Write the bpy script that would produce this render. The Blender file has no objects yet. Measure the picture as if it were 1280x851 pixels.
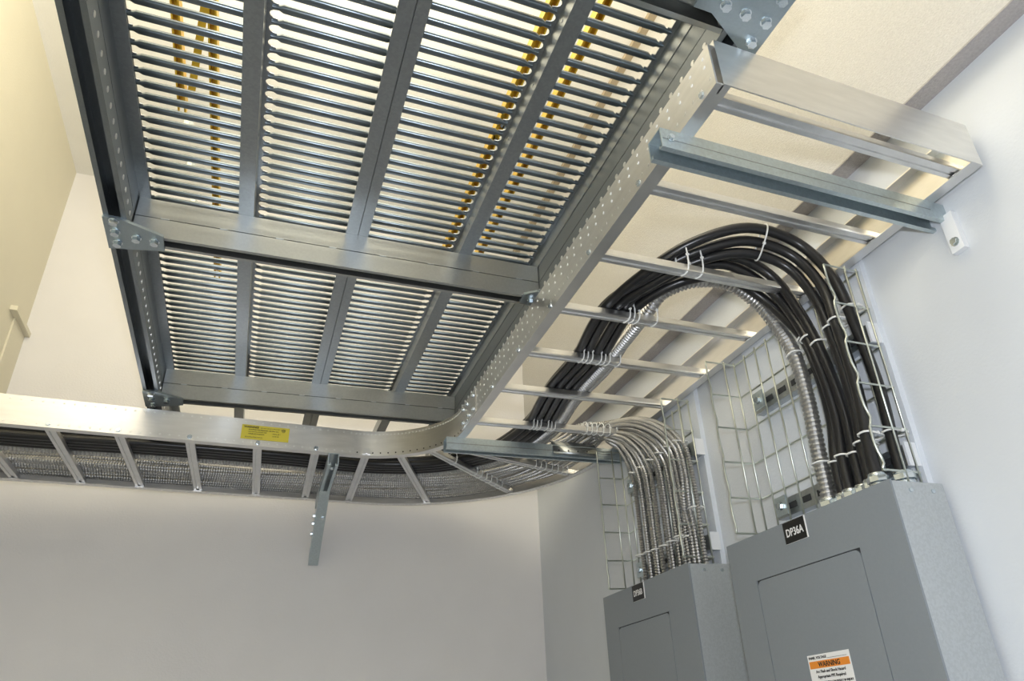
import bpy, math, random
from mathutils import Matrix, Vector

# ---------------------------------------------------------------- camera, light, exposure
CZ = 1.63                         # eye height; every z below is measured from the eye
sc = bpy.context.scene
COL = sc.collection

cam_d = bpy.data.cameras.new('camera')
cam_d.sensor_width = 36.0
cam_d.lens = 25.0787
cam_d.shift_x = -0.06237
cam_d.shift_y = 0.00771
cam_d.clip_start = 0.02
cam = bpy.data.objects.new('camera', cam_d)
COL.objects.link(cam)
RX = Vector((0.91703971, -0.39157514, -0.07554525))
UP = -Vector((0.12241489, 0.45668667, -0.88116507))
FW = Vector((0.37954285, 0.7988155, 0.46673443))
m3 = Matrix((RX, UP, -FW)).transposed()
cam.matrix_world = Matrix.Translation((0, 0, CZ)) @ m3.to_4x4()
sc.camera = cam

sc.view_settings.view_transform = 'Standard'
sc.view_settings.look = 'None'
sc.view_settings.exposure = 0.0
sc.view_settings.gamma = 1.0
sc.view_settings.use_curve_mapping = False

world = bpy.data.worlds.new('world')
sc.world = world
world.use_nodes = True
world.node_tree.nodes['Background'].inputs[0].default_value = (0.9, 0.92, 1.0, 1)
world.node_tree.nodes['Background'].inputs[1].default_value = 0.1


def lamp(name, kind, loc, energy, color, size=0.1, size_y=None, direction=None):
    d = bpy.data.lights.new(name, kind)
    d.energy = energy
    d.color = color
    if kind == 'AREA':
        d.size = size
        if size_y:
            d.shape = 'RECTANGLE'
            d.size_y = size_y
    else:
        d.shadow_soft_size = size
    o = bpy.data.objects.new(name, d)
    COL.objects.link(o)
    o.location = (loc[0], loc[1], loc[2] + CZ)
    if direction is not None:
        o.rotation_euler = Vector(direction).to_track_quat('-Z', 'Y').to_euler()
    return o


# the photographer's flash, on the hot shoe just above the lens
fl = UP * 0.13 + RX * 0.01
lamp('camera_flash', 'POINT', (fl.x, fl.y, fl.z), 49.0, (0.86, 0.91, 1.0), 0.025)
# pendant fluorescent lamps above the framing, back along the room
WARM = (1.0, 0.91, 0.70)
lamp('fluorescent_up', 'AREA', (0.02, 0.75, 1.78), 38.0, WARM, 0.3, 1.3, (-0.05, 0.35, 1))
lamp('fluorescent_forward', 'AREA', (-0.1, 0.3, 1.85), 7.0, WARM, 1.4, 0.3, (0.1, 1, -0.12))
lamp('fluorescent_behind', 'AREA', (0.1, -0.9, 1.6), 3.0, (1.0, 0.96, 0.90), 1.4, 0.6, (0, 0.5, -1))

random.seed(7)

# ---------------------------------------------------------------- materials


def mat(name, color, rough=0.5, metal=0.0, noise=0.0, scale=30.0, bump=0.0, bscale=200.0,
        rvar=0.0, stretch=None, spangle=False, emit=None):
    m = bpy.data.materials.new(name)
    m.use_nodes = True
    nt = m.node_tree
    b = nt.nodes['Principled BSDF']
    b.inputs['Base Color'].default_value = (*color, 1)
    b.inputs['Roughness'].default_value = rough
    b.inputs['Metallic'].default_value = metal
    if noise or bump or rvar:
        tc = nt.nodes.new('ShaderNodeTexCoord')
        mp = nt.nodes.new('ShaderNodeMapping')
        nt.links.new(tc.outputs['Object'], mp.inputs['Vector'])
        if stretch:
            mp.inputs['Scale'].default_value = stretch
        if spangle:
            nz = nt.nodes.new('ShaderNodeTexVoronoi')
            nz.inputs['Scale'].default_value = scale
            bw = nt.nodes.new('ShaderNodeRGBToBW')
            nt.links.new(nz.outputs['Color'], bw.inputs[0])
            fac = bw.outputs[0]
        else:
            nz = nt.nodes.new('ShaderNodeTexNoise')
            nz.inputs['Scale'].default_value = scale
            nz.inputs['Detail'].default_value = 5
            fac = nz.outputs['Fac']
        nt.links.new(mp.outputs[0], nz.inputs['Vector'])
        if noise:
            rp = nt.nodes.new('ShaderNodeValToRGB')
            rp.color_ramp.elements[0].position = 0.25
            rp.color_ramp.elements[1].position = 0.75
            rp.color_ramp.elements[0].color = (*[max(0, c * (1 - noise)) for c in color], 1)
            rp.color_ramp.elements[1].color = (*[min(1, c * (1 + noise)) for c in color], 1)
            nt.links.new(fac, rp.inputs[0])
            nt.links.new(rp.outputs[0], b.inputs['Base Color'])
        if rvar:
            mr = nt.nodes.new('ShaderNodeMapRange')
            mr.inputs['To Min'].default_value = max(0.02, rough - rvar)
            mr.inputs['To Max'].default_value = rough + rvar
            nt.links.new(fac, mr.inputs['Value'])
            nt.links.new(mr.outputs[0], b.inputs['Roughness'])
        if bump:
            n2 = nt.nodes.new('ShaderNodeTexNoise')
            n2.inputs['Scale'].default_value = bscale
            n2.inputs['Detail'].default_value = 3
            nt.links.new(mp.outputs[0], n2.inputs['Vector'])
            bp = nt.nodes.new('ShaderNodeBump')
            bp.inputs['Strength'].default_value = bump
            bp.inputs['Distance'].default_value = 0.004
            nt.links.new(n2.outputs['Fac'], bp.inputs['Height'])
            nt.links.new(bp.outputs[0], b.inputs['Normal'])
    return m


M = {
    'wall_right': mat('right_wall_flash_toned', (0.62, 0.65, 0.69), 0.6, noise=0.02, scale=6, bump=0.15, bscale=150),  # flash light put into the colour: darker, bluer copy of the wall paint
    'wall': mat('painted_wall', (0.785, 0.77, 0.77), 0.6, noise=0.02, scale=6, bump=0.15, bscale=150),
    'ceiling': mat('painted_ceiling', (0.90, 0.895, 0.87), 0.8, noise=0.02, scale=8, bump=0.2, bscale=160),
    'cream': mat('cream_wall', (0.74, 0.70, 0.56), 0.7, noise=0.02, scale=6, bump=0.15, bscale=150),
    'upper': mat('textured_wall', (0.56, 0.55, 0.53), 0.8, noise=0.07, scale=170, bump=0.5, bscale=260),
    'soffit': mat('raw_board_edge', (0.40, 0.375, 0.365), 0.9, noise=0.12, scale=160, bump=0.5, bscale=260),
    'tan': mat('tan_trim', (0.42, 0.35, 0.25), 0.7, noise=0.05),
    'floor': mat('floor_tile', (0.42, 0.42, 0.42), 0.35, noise=0.1, scale=8),
    'board': mat('painted_board', (0.70, 0.74, 0.80), 0.5, noise=0.03, scale=10, bump=0.15, bscale=120),
    'galv': mat('galvanised_steel', (0.50, 0.53, 0.55), 0.36, 1.0, noise=0.05, scale=220, rvar=0.04, spangle=True),
    'galv_dark': mat('dull_galvanised_steel', (0.34, 0.365, 0.38), 0.38, 1.0, noise=0.05, scale=200, rvar=0.04, spangle=True),
    'bar_steel': mat('dark_zinc_slats', (0.20, 0.235, 0.26), 0.34, 1.0),
    'rivet': mat('pale_rivet_hole_light', (0.86, 0.86, 0.84), 0.5, 0.25),  # rivets, and light through the rail holes put in as pale colour
    'zinc_dark': mat('dark_zinc_plate', (0.37, 0.43, 0.465), 0.36, 1.0, noise=0.05, scale=200, rvar=0.04),
    'beam': mat('cross_beam_steel', (0.40, 0.41, 0.40), 0.36, 1.0, noise=0.06, scale=160, rvar=0.05),
    'side': mat('side_beam_steel', (0.24, 0.262, 0.28), 0.38, 1.0, noise=0.05, scale=200, rvar=0.04),  # made darker to stand for the dark reflections on these beams
    'zinc': mat('pale_zinc_steel', (0.52, 0.595, 0.625), 0.38, 0.9, noise=0.05, scale=200, rvar=0.04, spangle=True),
    'galv_box': mat('galvanised_box', (0.47, 0.50, 0.52), 0.5, 0.45, noise=0.05, scale=260, rvar=0.04, spangle=True),
    'alu': mat('mill_aluminium', (0.78, 0.77, 0.75), 0.33, 1.0, noise=0.06, scale=14, rvar=0.09, stretch=(1, 1, 6)),
    'alu_rung': mat('aluminium_rung', (0.74, 0.74, 0.74), 0.36, 1.0, noise=0.06, scale=30, rvar=0.08),
    'conduit': mat('conduit_steel', (0.52, 0.52, 0.52), 0.42, 1.0, noise=0.08, scale=40),
    'armor': mat('armoured_cable_steel', (0.43, 0.425, 0.415), 0.42, 1.0, noise=0.1, scale=40),
    'black': mat('black_jacket', (0.012, 0.012, 0.013), 0.3),
    'wire': mat('zinc_wire', (0.62, 0.66, 0.62), 0.34, 1.0, noise=0.06, scale=40),
    'nylon': mat('white_nylon', (0.80, 0.81, 0.80), 0.4),
    'grey': mat('grey_enamel', (0.222, 0.247, 0.272), 0.42, noise=0.025, scale=200, bump=0.06, bscale=500),
    'gap': mat('dark_gap', (0.03, 0.032, 0.035), 0.7),
    'plate_black': mat('engraved_black', (0.008, 0.008, 0.008), 0.4),
    'white': mat('white_print', (0.82, 0.82, 0.82), 0.5),
    'ink': mat('black_ink', (0.02, 0.02, 0.02), 0.6),
    'orange': mat('orange_print', (0.80, 0.27, 0.03), 0.5),
    'label_yellow': mat('yellow_print', (0.68, 0.58, 0.06), 0.45),
    'yellow': mat('yellow_zinc', (0.85, 0.55, 0.05), 0.4, 0.55, noise=0.12, scale=20),
    'bolt': mat('bright_zinc', (0.66, 0.72, 0.76), 0.24, 1.0),
    'rubber': mat('white_plastic', (0.78, 0.80, 0.83), 0.4),
}

# ---------------------------------------------------------------- mesh helpers


class MB:
    """Collects shapes in eye-relative coordinates; build() links them as ONE mesh object."""

    def __init__(self):
        self.v, self.f, self.s = [], [], []

    def add(self, vs, fs, smooth=False):
        n = len(self.v)
        self.v += [tuple(p) for p in vs]
        self.f += [tuple(i + n for i in q) for q in fs]
        self.s += [smooth] * len(fs)
        return self

    def box(self, x0, x1, y0, y1, z0, z1):
        vs = [(x, y, z) for x in (x0, x1) for y in (y0, y1) for z in (z0, z1)]
        fs = [(0, 1, 3, 2), (4, 6, 7, 5), (0, 4, 5, 1), (2, 3, 7, 6), (0, 2, 6, 4), (1, 5, 7, 3)]
        return self.add(vs, fs)

    def extrude(self, pts, vec):
        """closed polygon of 3-D points swept along vec"""
        n = len(pts)
        vec = Vector(vec)
        a = [Vector(p) for p in pts]
        vs = a + [p + vec for p in a]
        fs = [tuple(range(n))[::-1], tuple(range(n, 2 * n))]
        fs += [(i, (i + 1) % n, n + (i + 1) % n, n + i) for i in range(n)]
        return self.add(vs, fs)

    def bar(self, p, q, w, h, up=(0, 0, 1)):
        """rectangular bar from p to q, w across and h along up, p/q on its bottom centre line"""
        p, q, up = Vector(p), Vector(q), Vector(up)
        side = (q - p).cross(up).normalized() * (w / 2)
        u = up * h
        return self.extrude([p - side, p + side, p + side + u, p - side + u], q - p)

    def prism(self, c, axis, r, h, n=6, smooth=False, r2=None):
        c, ax = Vector(c), Vector(axis).normalized()
        a = ax.orthogonal().normalized()
        b = ax.cross(a)
        r2 = r if r2 is None else r2
        vs = [c + (a * math.cos(t) + b * math.sin(t)) * r for t in [2 * math.pi * i / n for i in range(n)]]
        vs += [c + ax * h + (a * math.cos(t) + b * math.sin(t)) * r2 for t in [2 * math.pi * i / n for i in range(n)]]
        n0 = len(self.v)
        self.add(vs, [(i, (i + 1) % n, n + (i + 1) % n, n + i) for i in range(n)], smooth)
        self.f += [tuple(n0 + i for i in range(n))[::-1], tuple(n0 + n + i for i in range(n))]
        self.s += [False, False]
        return self

    def tube(self, path, radii, n=8, closed=False, smooth=True):
        P = [Vector(p) for p in path]
        k = len(P)
        if not isinstance(radii, (list, tuple)):
            radii = [radii] * k
        T = []
        for i in range(k):
            if closed:
                t = P[(i + 1) % k] - P[i - 1]
            else:
                t = P[min(i + 1, k - 1)] - P[max(i - 1, 0)]
            T.append(t.normalized())
        nrm = T[0].orthogonal().normalized()
        vs = []
        for i in range(k):
            nrm = (nrm - T[i] * nrm.dot(T[i])).normalized()
            b = T[i].cross(nrm)
            for j in range(n):
                a = 2 * math.pi * j / n
                vs.append(P[i] + (nrm * math.cos(a) + b * math.sin(a)) * radii[i])
        fs = []
        for i in range(k if closed else k - 1):
            i2 = (i + 1) % k
            for j in range(n):
                j2 = (j + 1) % n
                fs.append((i * n + j, i * n + j2, i2 * n + j2, i2 * n + j))
        n0 = len(self.v)
        self.add(vs, fs, smooth)
        if not closed:
            self.f += [tuple(n0 + j for j in range(n))[::-1], tuple(n0 + (k - 1) * n + j for j in range(n))]
            self.s += [False, False]
        return self

    def mesh(self, name, mats, origin=(0, 0, 0)):
        me = bpy.data.meshes.new(name)
        o = Vector(origin)
        me.from_pydata([Vector(p) - o for p in self.v], [], self.f)
        me.polygons.foreach_set('use_smooth', self.s)
        for m in (mats if isinstance(mats, (list, tuple)) else [mats]):
            me.materials.append(M[m])
        me.update()
        return me

    def build(self, name, mats, parent=None, origin=None, structure=False):
        o0 = Vector(origin) if origin is not None else Vector((0, 0, 0))
        if parent is not None and origin is None:
            o0 = abs_loc(parent)
        ob = bpy.data.objects.new(name, self.mesh(name, mats, o0))
        place(ob, o0, parent)
        if structure:
            ob['kind'] = 'structure'
        return ob


ABS = {}


def abs_loc(o):
    return ABS[o.name]


def place(ob, p, parent=None):
    """p is eye-relative"""
    COL.objects.link(ob)
    p = Vector(p)
    ABS[ob.name] = p
    if parent is not None:
        ob.parent = parent
        ob.location = p - ABS[parent.name]
    else:
        ob.location = (p.x, p.y, p.z + CZ)


def tag(o, label=None, cat=None, group=None, kind=None):
    if label:
        o['label'] = label
    if cat:
        o['category'] = cat
    if group:
        o['group'] = group
    if kind:
        o['kind'] = kind
    return o


def thing(name, loc, label, cat, group=None):
    o = bpy.data.objects.new(name, None)
    o.empty_display_size = 0.05
    place(o, loc)
    return tag(o, label, cat, group)


def inst(me, name, p, parent, rot=None):
    o = bpy.data.objects.new(name, me)
    place(o, p, parent)
    if rot:
        o.rotation_euler = rot
    return o


def spline(pts, step=0.01):
    """centripetal-like Catmull-Rom through pts, resampled at even step"""
    P = [Vector(p) for p in pts]
    P = [P[0] * 2 - P[1]] + P + [P[-1] * 2 - P[-2]]
    dense = []
    for i in range(1, len(P) - 2):
        p0, p1, p2, p3 = P[i - 1:i + 3]
        t0 = 0.0
        t1 = t0 + max(1e-4, (p1 - p0).length) ** 0.5
        t2 = t1 + max(1e-4, (p2 - p1).length) ** 0.5
        t3 = t2 + max(1e-4, (p3 - p2).length) ** 0.5
        n = max(4, int((p2 - p1).length / 0.004))
        for k in range(n):
            t = t1 + (t2 - t1) * k / n
            a1 = p0 * ((t1 - t) / (t1 - t0)) + p1 * ((t - t0) / (t1 - t0))
            a2 = p1 * ((t2 - t) / (t2 - t1)) + p2 * ((t - t1) / (t2 - t1))
            a3 = p2 * ((t3 - t) / (t3 - t2)) + p3 * ((t - t2) / (t3 - t2))
            b1 = a1 * ((t2 - t) / (t2 - t0)) + a2 * ((t - t0) / (t2 - t0))
            b2 = a2 * ((t3 - t) / (t3 - t1)) + a3 * ((t - t1) / (t3 - t1))
            dense.append(b1 * ((t2 - t) / (t2 - t1)) + b2 * ((t - t1) / (t2 - t1)))
    dense.append(P[-2])
    out = [dense[0]]
    acc = 0.0
    for a, b in zip(dense, dense[1:]):
        d = (b - a).length
        while acc + d >= step:
            f = (step - acc) / d
            a = a + (b - a) * f
            out.append(a.copy())
            d = (b - a).length
            acc = 0.0
        acc += d
    if (out[-1] - dense[-1]).length > step * 0.4:
        out.append(dense[-1])
    return out


def strut_section(h, w=0.041, t=0.0025, lip=0.0095, curl=0.0075):
    """C section with its slot facing down: (across, up) pairs"""
    a = w / 2
    return [(-a, 0), (-a, h), (a, h), (a, 0), (a - lip, 0), (a - lip, curl), (a - lip + t, curl), (a - lip + t, t),
            (a - t, t), (a - t, h - t), (-a + t, h - t), (-a + t, t), (-a + lip - t, t), (-a + lip - t, curl),
            (-a + lip, curl), (-a + lip, 0)]


def strut_x(mb, x0, x1, yc, z0, h, **k):
    mb.extrude([(x0, yc + a, z0 + b) for a, b in strut_section(h, **k)], (x1 - x0, 0, 0))


def strut_y(mb, xc, y0, y1, z0, h, **k):
    mb.extrude([(xc + a, y0, z0 + b) for a, b in strut_section(h, **k)], (0, y1 - y0, 0))


def text(body, parent, p, size, mat_name, ex, ey, name='lettering', bold=0.0, align='LEFT', sx=1.0):
    """flat lettering as a mesh; ex/ey: unit vectors of its reading direction and its up"""
    cu = bpy.data.curves.new(name, 'FONT')
    cu.body = body
    cu.size = size
    cu.extrude = 0.0003
    cu.offset = bold
    cu.align_x = align
    cu.resolution_u = 3
    tmp = bpy.data.objects.new(name, cu)
    me = bpy.data.meshes.new_from_object(tmp)
    bpy.data.objects.remove(tmp)
    bpy.data.curves.remove(cu)
    me.materials.clear()
    me.materials.append(M[mat_name])
    ex, ey = Vector(ex), Vector(ey)
    mx = Matrix((ex * sx, ey, ex.cross(ey))).transposed()
    me.transform(mx.to_4x4())
    o = bpy.data.objects.new(name, me)
    place(o, p, parent)
    return o


# ---------------------------------------------------------------- the room
XL, XR, YB, YF, ZC, ZF = -0.92, 1.174, 3.02, -1.7, 2.315, -CZ
XU, ZS = 1.128, 1.088            # upper right wall stands proud of the lower one above ZS
MB().box(XL - 0.1, XR + 0.1, YF - 0.1, YB + 0.1, ZF - 0.1, ZF).build('floor', 'floor', structure=True)
MB().box(XL - 0.1, XR + 0.1, YF - 0.1, YB + 0.1, ZC, ZC + 0.1).build('ceiling', 'ceiling', structure=True)
MB().box(XL - 0.1, XR + 0.1, YB, YB + 0.1, ZF, ZC).build('wall_back', 'wall', structure=True)
MB().box(XL - 0.1, XR + 0.1, YF - 0.1, YF, ZF, ZC).build('wall_front', 'wall', structure=True)
MB().box(XL - 0.1, XL, YF, YB, ZF, ZC).build('wall_left', 'cream', structure=True)
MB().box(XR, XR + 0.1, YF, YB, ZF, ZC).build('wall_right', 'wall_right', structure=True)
MB().box(XU, XR, YF, YB, ZS + 0.004, ZC).build('wall_right_upper', 'upper', structure=True)
MB().box(XU, XR, YF, YB, ZS, ZS + 0.004).build('trim_1', 'soffit', structure=True)
MB().box(XU - 0.03, XU, YF, YB, ZC - 0.02, ZC).build('trim_2', 'tan', structure=True)

# painted mounting boards behind the two panels
for i, (y0, y1, lab) in enumerate(((0.937, 1.39, 'white painted mounting board behind the larger, nearer grey panel and its wire basket'),
                                  (1.642, 2.10, 'white painted mounting board behind the smaller, farther grey panel and its wire basket'))):
    b = MB().box(1.159, XR, y0, y1, -1.1, 0.93).build('mounting_board', 'board', origin=(1.16, (y0 + y1) / 2, -1.1))
    tag(b, lab, 'board', 'mounting boards on the right wall')

# capped wall box at the left edge of the picture
t = thing('wall_box', (-0.91, 2.9, 0.9), 'cream boxed duct with an overhanging cap on the left wall corner', 'wall duct')
MB().box(XL, -0.926 + 0.012, 2.87, YB, 0.2, 1.488).build('duct_body', 'cream', t)
MB().box(XL - 0.0, -0.897, 2.806, YB, 1.488, 1.506).build('cap', 'cream', t)

# ---------------------------------------------------------------- overhead frame
Z0, HB = 0.98, 0.096             # underside and height of the double channels
frame = thing('overhead_frame', (0.12, 1.44, Z0), 'galvanised steel channel frame hung overhead, carrying the slotted deck panels', 'steel frame')
hs = HB / 2 - 0.001


def double_y(xc, y0, y1):
    mb = MB()
    strut_y(mb, xc, y0, y1, Z0, hs)
    mb.box(xc - 0.0205, xc + 0.0205, y0, y1, Z0 + hs + 0.002, Z0 + HB)
    mb.box(xc - 0.018, xc + 0.018, y0, y1, Z0 + hs - 0.001, Z0 + hs + 0.003)
    return mb


def double_x(x0, x1, yc):
    mb = MB()
    strut_x(mb, x0, x1, yc, Z0, hs)
    mb.box(x0, x1, yc - 0.0205, yc + 0.0205, Z0 + hs + 0.002, Z0 + HB)
    mb.box(x0, x1, yc - 0.015, yc + 0.015, Z0 + hs - 0.001, Z0 + hs + 0.003)
    return mb


XLB, XRB = -0.3405, 0.6180
for xc in (XLB, XRB):
    o = double_y(xc, 0.2, 2.78).build('side_beam', 'side', frame)
    hol = MB()
    s = 1 if xc < 0 else -1
    for k in range(62):
        y = 0.42 + k * 0.038
        for zz in (0.022,):
            c = (xc + s * 0.0204, y, Z0 + zz)
            hol.prism(c, (s, 0, 0), 0.0055, 0.0012, 8)
    hole = hol.build('hole_glints', 'alu', o)  # raised bright discs stand in for light caught in the holes
    hole['kind'] = 'stuff'
for yc in (0.585, 1.467, 2.32):
    o = double_x(XLB + 0.0225, XRB - 0.0220, yc).build('cross_beam', 'beam', frame)
    w = MB()
    for k in range(8):
        x = -0.27 + k * 0.115
        w.bar((x, yc - 0.0208, Z0 + hs), (x + 0.016, yc - 0.0208, Z0 + hs + 0.0003), 0.0022, 0.0024)
    w.build('weld_spots', 'galv', o)['kind'] = 'stuff'


def gusset(pts, bolts):
    mb = MB()
    zt = Z0
    mb.extrude([(x, y, zt - 0.006) for x, y in pts], (0, 0, 0.006))
    g = mb.build('gusset_plate', 'zinc_dark', frame)
    for x, y in bolts:
        bm = MB()
        bm.prism((x, y, zt - 0.006), (0, 0, -1), 0.0098, 0.0016, 14)
        bm.prism((x, y, zt - 0.0076), (0, 0, -1), 0.0082, 0.0085, 6)
        bm.build('bolt', 'bolt', g)


gusset([(-0.362, 1.396), (-0.332, 1.396), (-0.256, 1.434), (-0.256, 1.487), (-0.300, 1.497), (-0.362, 1.508)],
       [(-0.342, 1.403), (-0.343, 1.44), (-0.343, 1.48), (-0.306, 1.452), (-0.273, 1.455)])
gusset([(-0.362, 2.256), (-0.331, 2.250), (-0.255, 2.291), (-0.257, 2.337), (-0.304, 2.355), (-0.362, 2.372)],
       [(-0.340, 2.262), (-0.340, 2.302), (-0.340, 2.345), (-0.300, 2.306)])
gusset([(0.525, 0.490), (0.600, 0.470), (0.672, 0.470), (0.672, 0.615), (0.638, 0.615), (0.558, 0.573), (0.525, 0.573)],
       [(0.571, 0.552), (0.610, 0.555), (0.650, 0.556), (0.650, 0.596), (0.650, 0.514)])
gusset([(0.662, 1.411), (0.577, 1.411), (0.549, 1.434), (0.549, 1.470), (0.585, 1.484), (0.662, 1.52)],
       [(0.575, 1.455), (0.642, 1.43), (0.642, 1.465), (0.642, 1.50)])
gusset([(0.662, 2.26), (0.577, 2.27), (0.549, 2.29), (0.549, 2.34), (0.585, 2.35), (0.662, 2.38)],
       [(0.575, 2.31), (0.642, 2.29), (0.642, 2.32), (0.642, 2.36)])

# ---------------------------------------------------------------- slotted deck panels
ZP = Z0 + HB                      # panels rest on the beams
HP, PITCH, BW = 0.044, 0.0311, 0.0152
YD0, YD1, YR = 0.47, 2.60, 2.80
NB = int((YD1 - YD0) / PITCH)
MARG, NECK = 0.013, 0.011


def scallop(xw, s):
    """strip of the deck from a web at xw towards s, its edge cut by the round slot ends"""
    vs, fs = [], []
    hb = BW / 2
    rs = (PITCH - BW) / 2
    ys = []
    for k in range(NB):
        yb = YD0 + k * PITCH
        ys.append((yb - hb + 0.001, NECK + 0.006))
        ys.append((yb + hb - 0.001, NECK + 0.006))
        for j in range(7):
            a = math.pi * j / 6
            ys.append((yb + PITCH / 2 - rs * math.cos(a) * 1.12, NECK + 0.003 - (rs + 0.003) * math.sin(a)))
    for y, u in ys:
        vs += [(xw, y, ZP + HP - 0.001), (xw + s * (MARG + u - NECK), y, ZP + HP - 0.001)]
    nv = len(vs)
    vs += [(x, y, z + 0.002) for x, y, z in vs]
    for i in range(len(ys) - 1):
        a = 2 * i
        q = (a, a + 1, a + 3, a + 2)
        fs += [q, tuple(nv + j for j in q[::-1]), (a + 1, nv + a + 1, nv + a + 3, a + 3)]
    return vs, fs


def bar_mesh(L):
    """one slat: a rolled round-bottomed strip with a narrower neck at each end, centred on the origin"""
    secs = [(-L / 2, 0.45), (-L / 2 + NECK, 0.5), (-L / 2 + NECK + 0.007, 1.0),
            (L / 2 - NECK - 0.007, 1.0), (L / 2 - NECK, 0.5), (L / 2, 0.45)]
    SEC = [(-1, 0.001), (-1, -0.003), (-0.85, -0.0052), (-0.55, -0.0064), (0.55, -0.0064), (0.85, -0.0052), (1, -0.003), (1, 0.001), (0, 0.0015)]
    n = len(SEC)
    mb = MB()
    vs, fs = [], []
    for x, s in secs:
        for j in range(n):
            cy, cz = SEC[j]
            vs.append((x, cy * BW / 2 * s, cz * (0.7 + 0.3 * s)))
    for i in range(len(secs) - 1):
        for j in range(n):
            j2 = (j + 1) % n
            fs.append((i * n + j, i * n + j2, (i + 1) * n + j2, (i + 1) * n + j))
    mb.add(vs, fs, True)
    return mb.mesh('bar', 'bar_steel')


def side_rail(xw, s, lip):
    """C rail with its web at xw and its lips towards s"""
    t = 0.0025
    sec = [(0, 0), (lip, 0), (lip, t), (t, t), (t, HP - t), (MARG, HP - t), (MARG, HP), (0, HP)]
    mb = MB()
    mb.extrude([(xw + s * u, YD0 - 0.1, ZP + w) for u, w in sec], (0, YR - YD0 + 0.1, 0))
    mb.add(*scallop(xw, s))
    return mb


for i, (xa, xm0, xm1, xb, lab) in enumerate((
        (-0.3200, -0.1240, -0.0930, 0.1362, 'slotted galvanised deck panel resting on the left half of the overhead frame'),
        (0.1376, 0.3840, 0.4160, 0.6000, 'slotted galvanised deck panel resting on the right half of the overhead frame'))):
    d = thing('deck_panel', ((xa + xb) / 2, 1.4, ZP), lab, 'deck panel', 'slotted deck panels overhead')
    side_rail(xa, 1, 0.0225).build('side_rail', 'galv_dark', d)
    side_rail(xb, -1, 0.0275 if i == 0 else 0.004).build('side_rail', 'galv_dark', d)
    mb = MB()
    t = 0.0025
    xw = xm1 if i == 0 else xm0        # the web of the L-shaped middle rib
    s = -1 if i == 0 else 1
    xe = xm0 if i == 0 else xm1
    sec = [(xe, ZP), (xw, ZP), (xw, ZP + HP), (xw + s * t, ZP + HP), (xw + s * t, ZP + t), (xe, ZP + t)]
    mb.extrude([(x, YD0 - 0.1, z) for x, z in sec], (0, YR - YD0 + 0.1, 0))
    mb.add(*scallop(xw, -1))
    mb.add(*scallop(xw, 1))
    for k in range(12):
        mb.prism((xw - s * 0.0001, 0.6 + k * 0.15, ZP + 0.02), (-s, 0, 0), 0.003, 0.001, 8)
    mb.build('center_rail', 'galv_dark', d)
    for x0, x1 in ((xa, xw), (xw, xb)):
        L = (x1 - x0) - 2 * MARG + 0.008
        me = bar_mesh(L)
        for k in range(NB):
            inst(me, 'bar', ((x0 + x1) / 2, YD0 + k * PITCH, ZP + HP), d)

# yellow zinc racks above the deck
for i, (x0, x1, w, ya, yb1, yb2, lab) in enumerate((
        (-0.293, -0.222, 0.018, 0.3, 1.52, 2.25, 'yellow zinc ladder rack seen through the slots of the left deck panel'),
        (0.457, 0.567, 0.020, 0.3, 2.10, 2.10, 'yellow zinc ladder rack seen through the slots of the right deck panel'))):
    r = thing('yellow_rack', ((x0 + x1) / 2, 1.2, 1.4), lab, 'ladder rack', 'yellow racks above the deck')
    for x, yb in ((x0, yb1), (x1, yb2)):
        mb = MB()
        mb.extrude([(x + a, ya, 1.40 + b) for a, b in strut_section(0.03, w=w, t=0.002, lip=0.004, curl=0.004)], (0, yb - ya, 0))
        mb.build('rail', 'yellow', r)
    for k in range(2 if i == 0 else 0):
        y = 0.45 + k * 0.3
        if y < min(yb1, yb2) - 0.03:
            MB().bar((x0, y, 1.412), (x1, y, 1.412), 0.02, 0.012).build('rung', 'yellow', r)
    if i == 0:
        MB().bar((x1 - 0.01, 1.15, 1.406), (x0 + 0.02, 1.46, 1.406), 0.016, 0.005).build('brace', 'yellow', r)
    for y in ((1.56, 1.72, 1.9) if i == 0 else (1.3, 1.36)):
        bm = MB().prism((x0 + 0.01, y, 1.40), (0, 0, 1), 0.012, 0.03, 6)
        bm.build('splice_nut', 'bolt', r)

# ---------------------------------------------------------------- cable ladder
ZT = 0.858                        # underside of the ladder
HR = 0.088


def sweep(path, prof, flip=1):
    """profile (u, z) swept along an XY polyline; u points to the left of travel times flip"""
    n = len(path)
    vs, fs = [], []
    m = len(prof)
    for i, p in enumerate(path):
        a = Vector(path[max(i - 1, 0)])
        b = Vector(path[min(i + 1, n - 1)])
        t = (b - a).normalized()
        nn = Vector((-t.y, t.x)) * flip
        for u, z in prof:
            vs.append((p[0] + nn.x * u, p[1] + nn.y * u, z))
    for i in range(n - 1):
        for j in range(m):
            j2 = (j + 1) % m
            fs.append((i * m + j, i * m + j2, (i + 1) * m + j2, (i + 1) * m + j))
    fs += [tuple(range(m))[::-1], tuple(range((n - 1) * m, n * m))]
    return MB().add(vs, fs)


RAIL = [(0, ZT), (0.027, ZT), (0.027, ZT + 0.003), (0.003, ZT + 0.003), (0.003, ZT + HR - 0.003), (0.024, ZT + HR - 0.003),
        (0.024, ZT + HR), (0, ZT + HR)]
ai = [math.radians(a) for a in [94.46 * k / 44 for k in range(45)]]
CI, RI = (0.29, 2.09), 0.276
CO, RO = (0.4446, 2.235), 0.7035
arc_i = [(CI[0] + RI * math.cos(a), CI[1] + RI * math.sin(a)) for a in ai]
ao = [math.radians(a) for a in [95.5 * k / 48 for k in range(49)]]
arc_o = [(CO[0] + RO * math.cos(a), CO[1] + RO * math.sin(a)) for a in ao]
XI, XO = CI[0] + RI, CO[0] + RO


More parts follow.
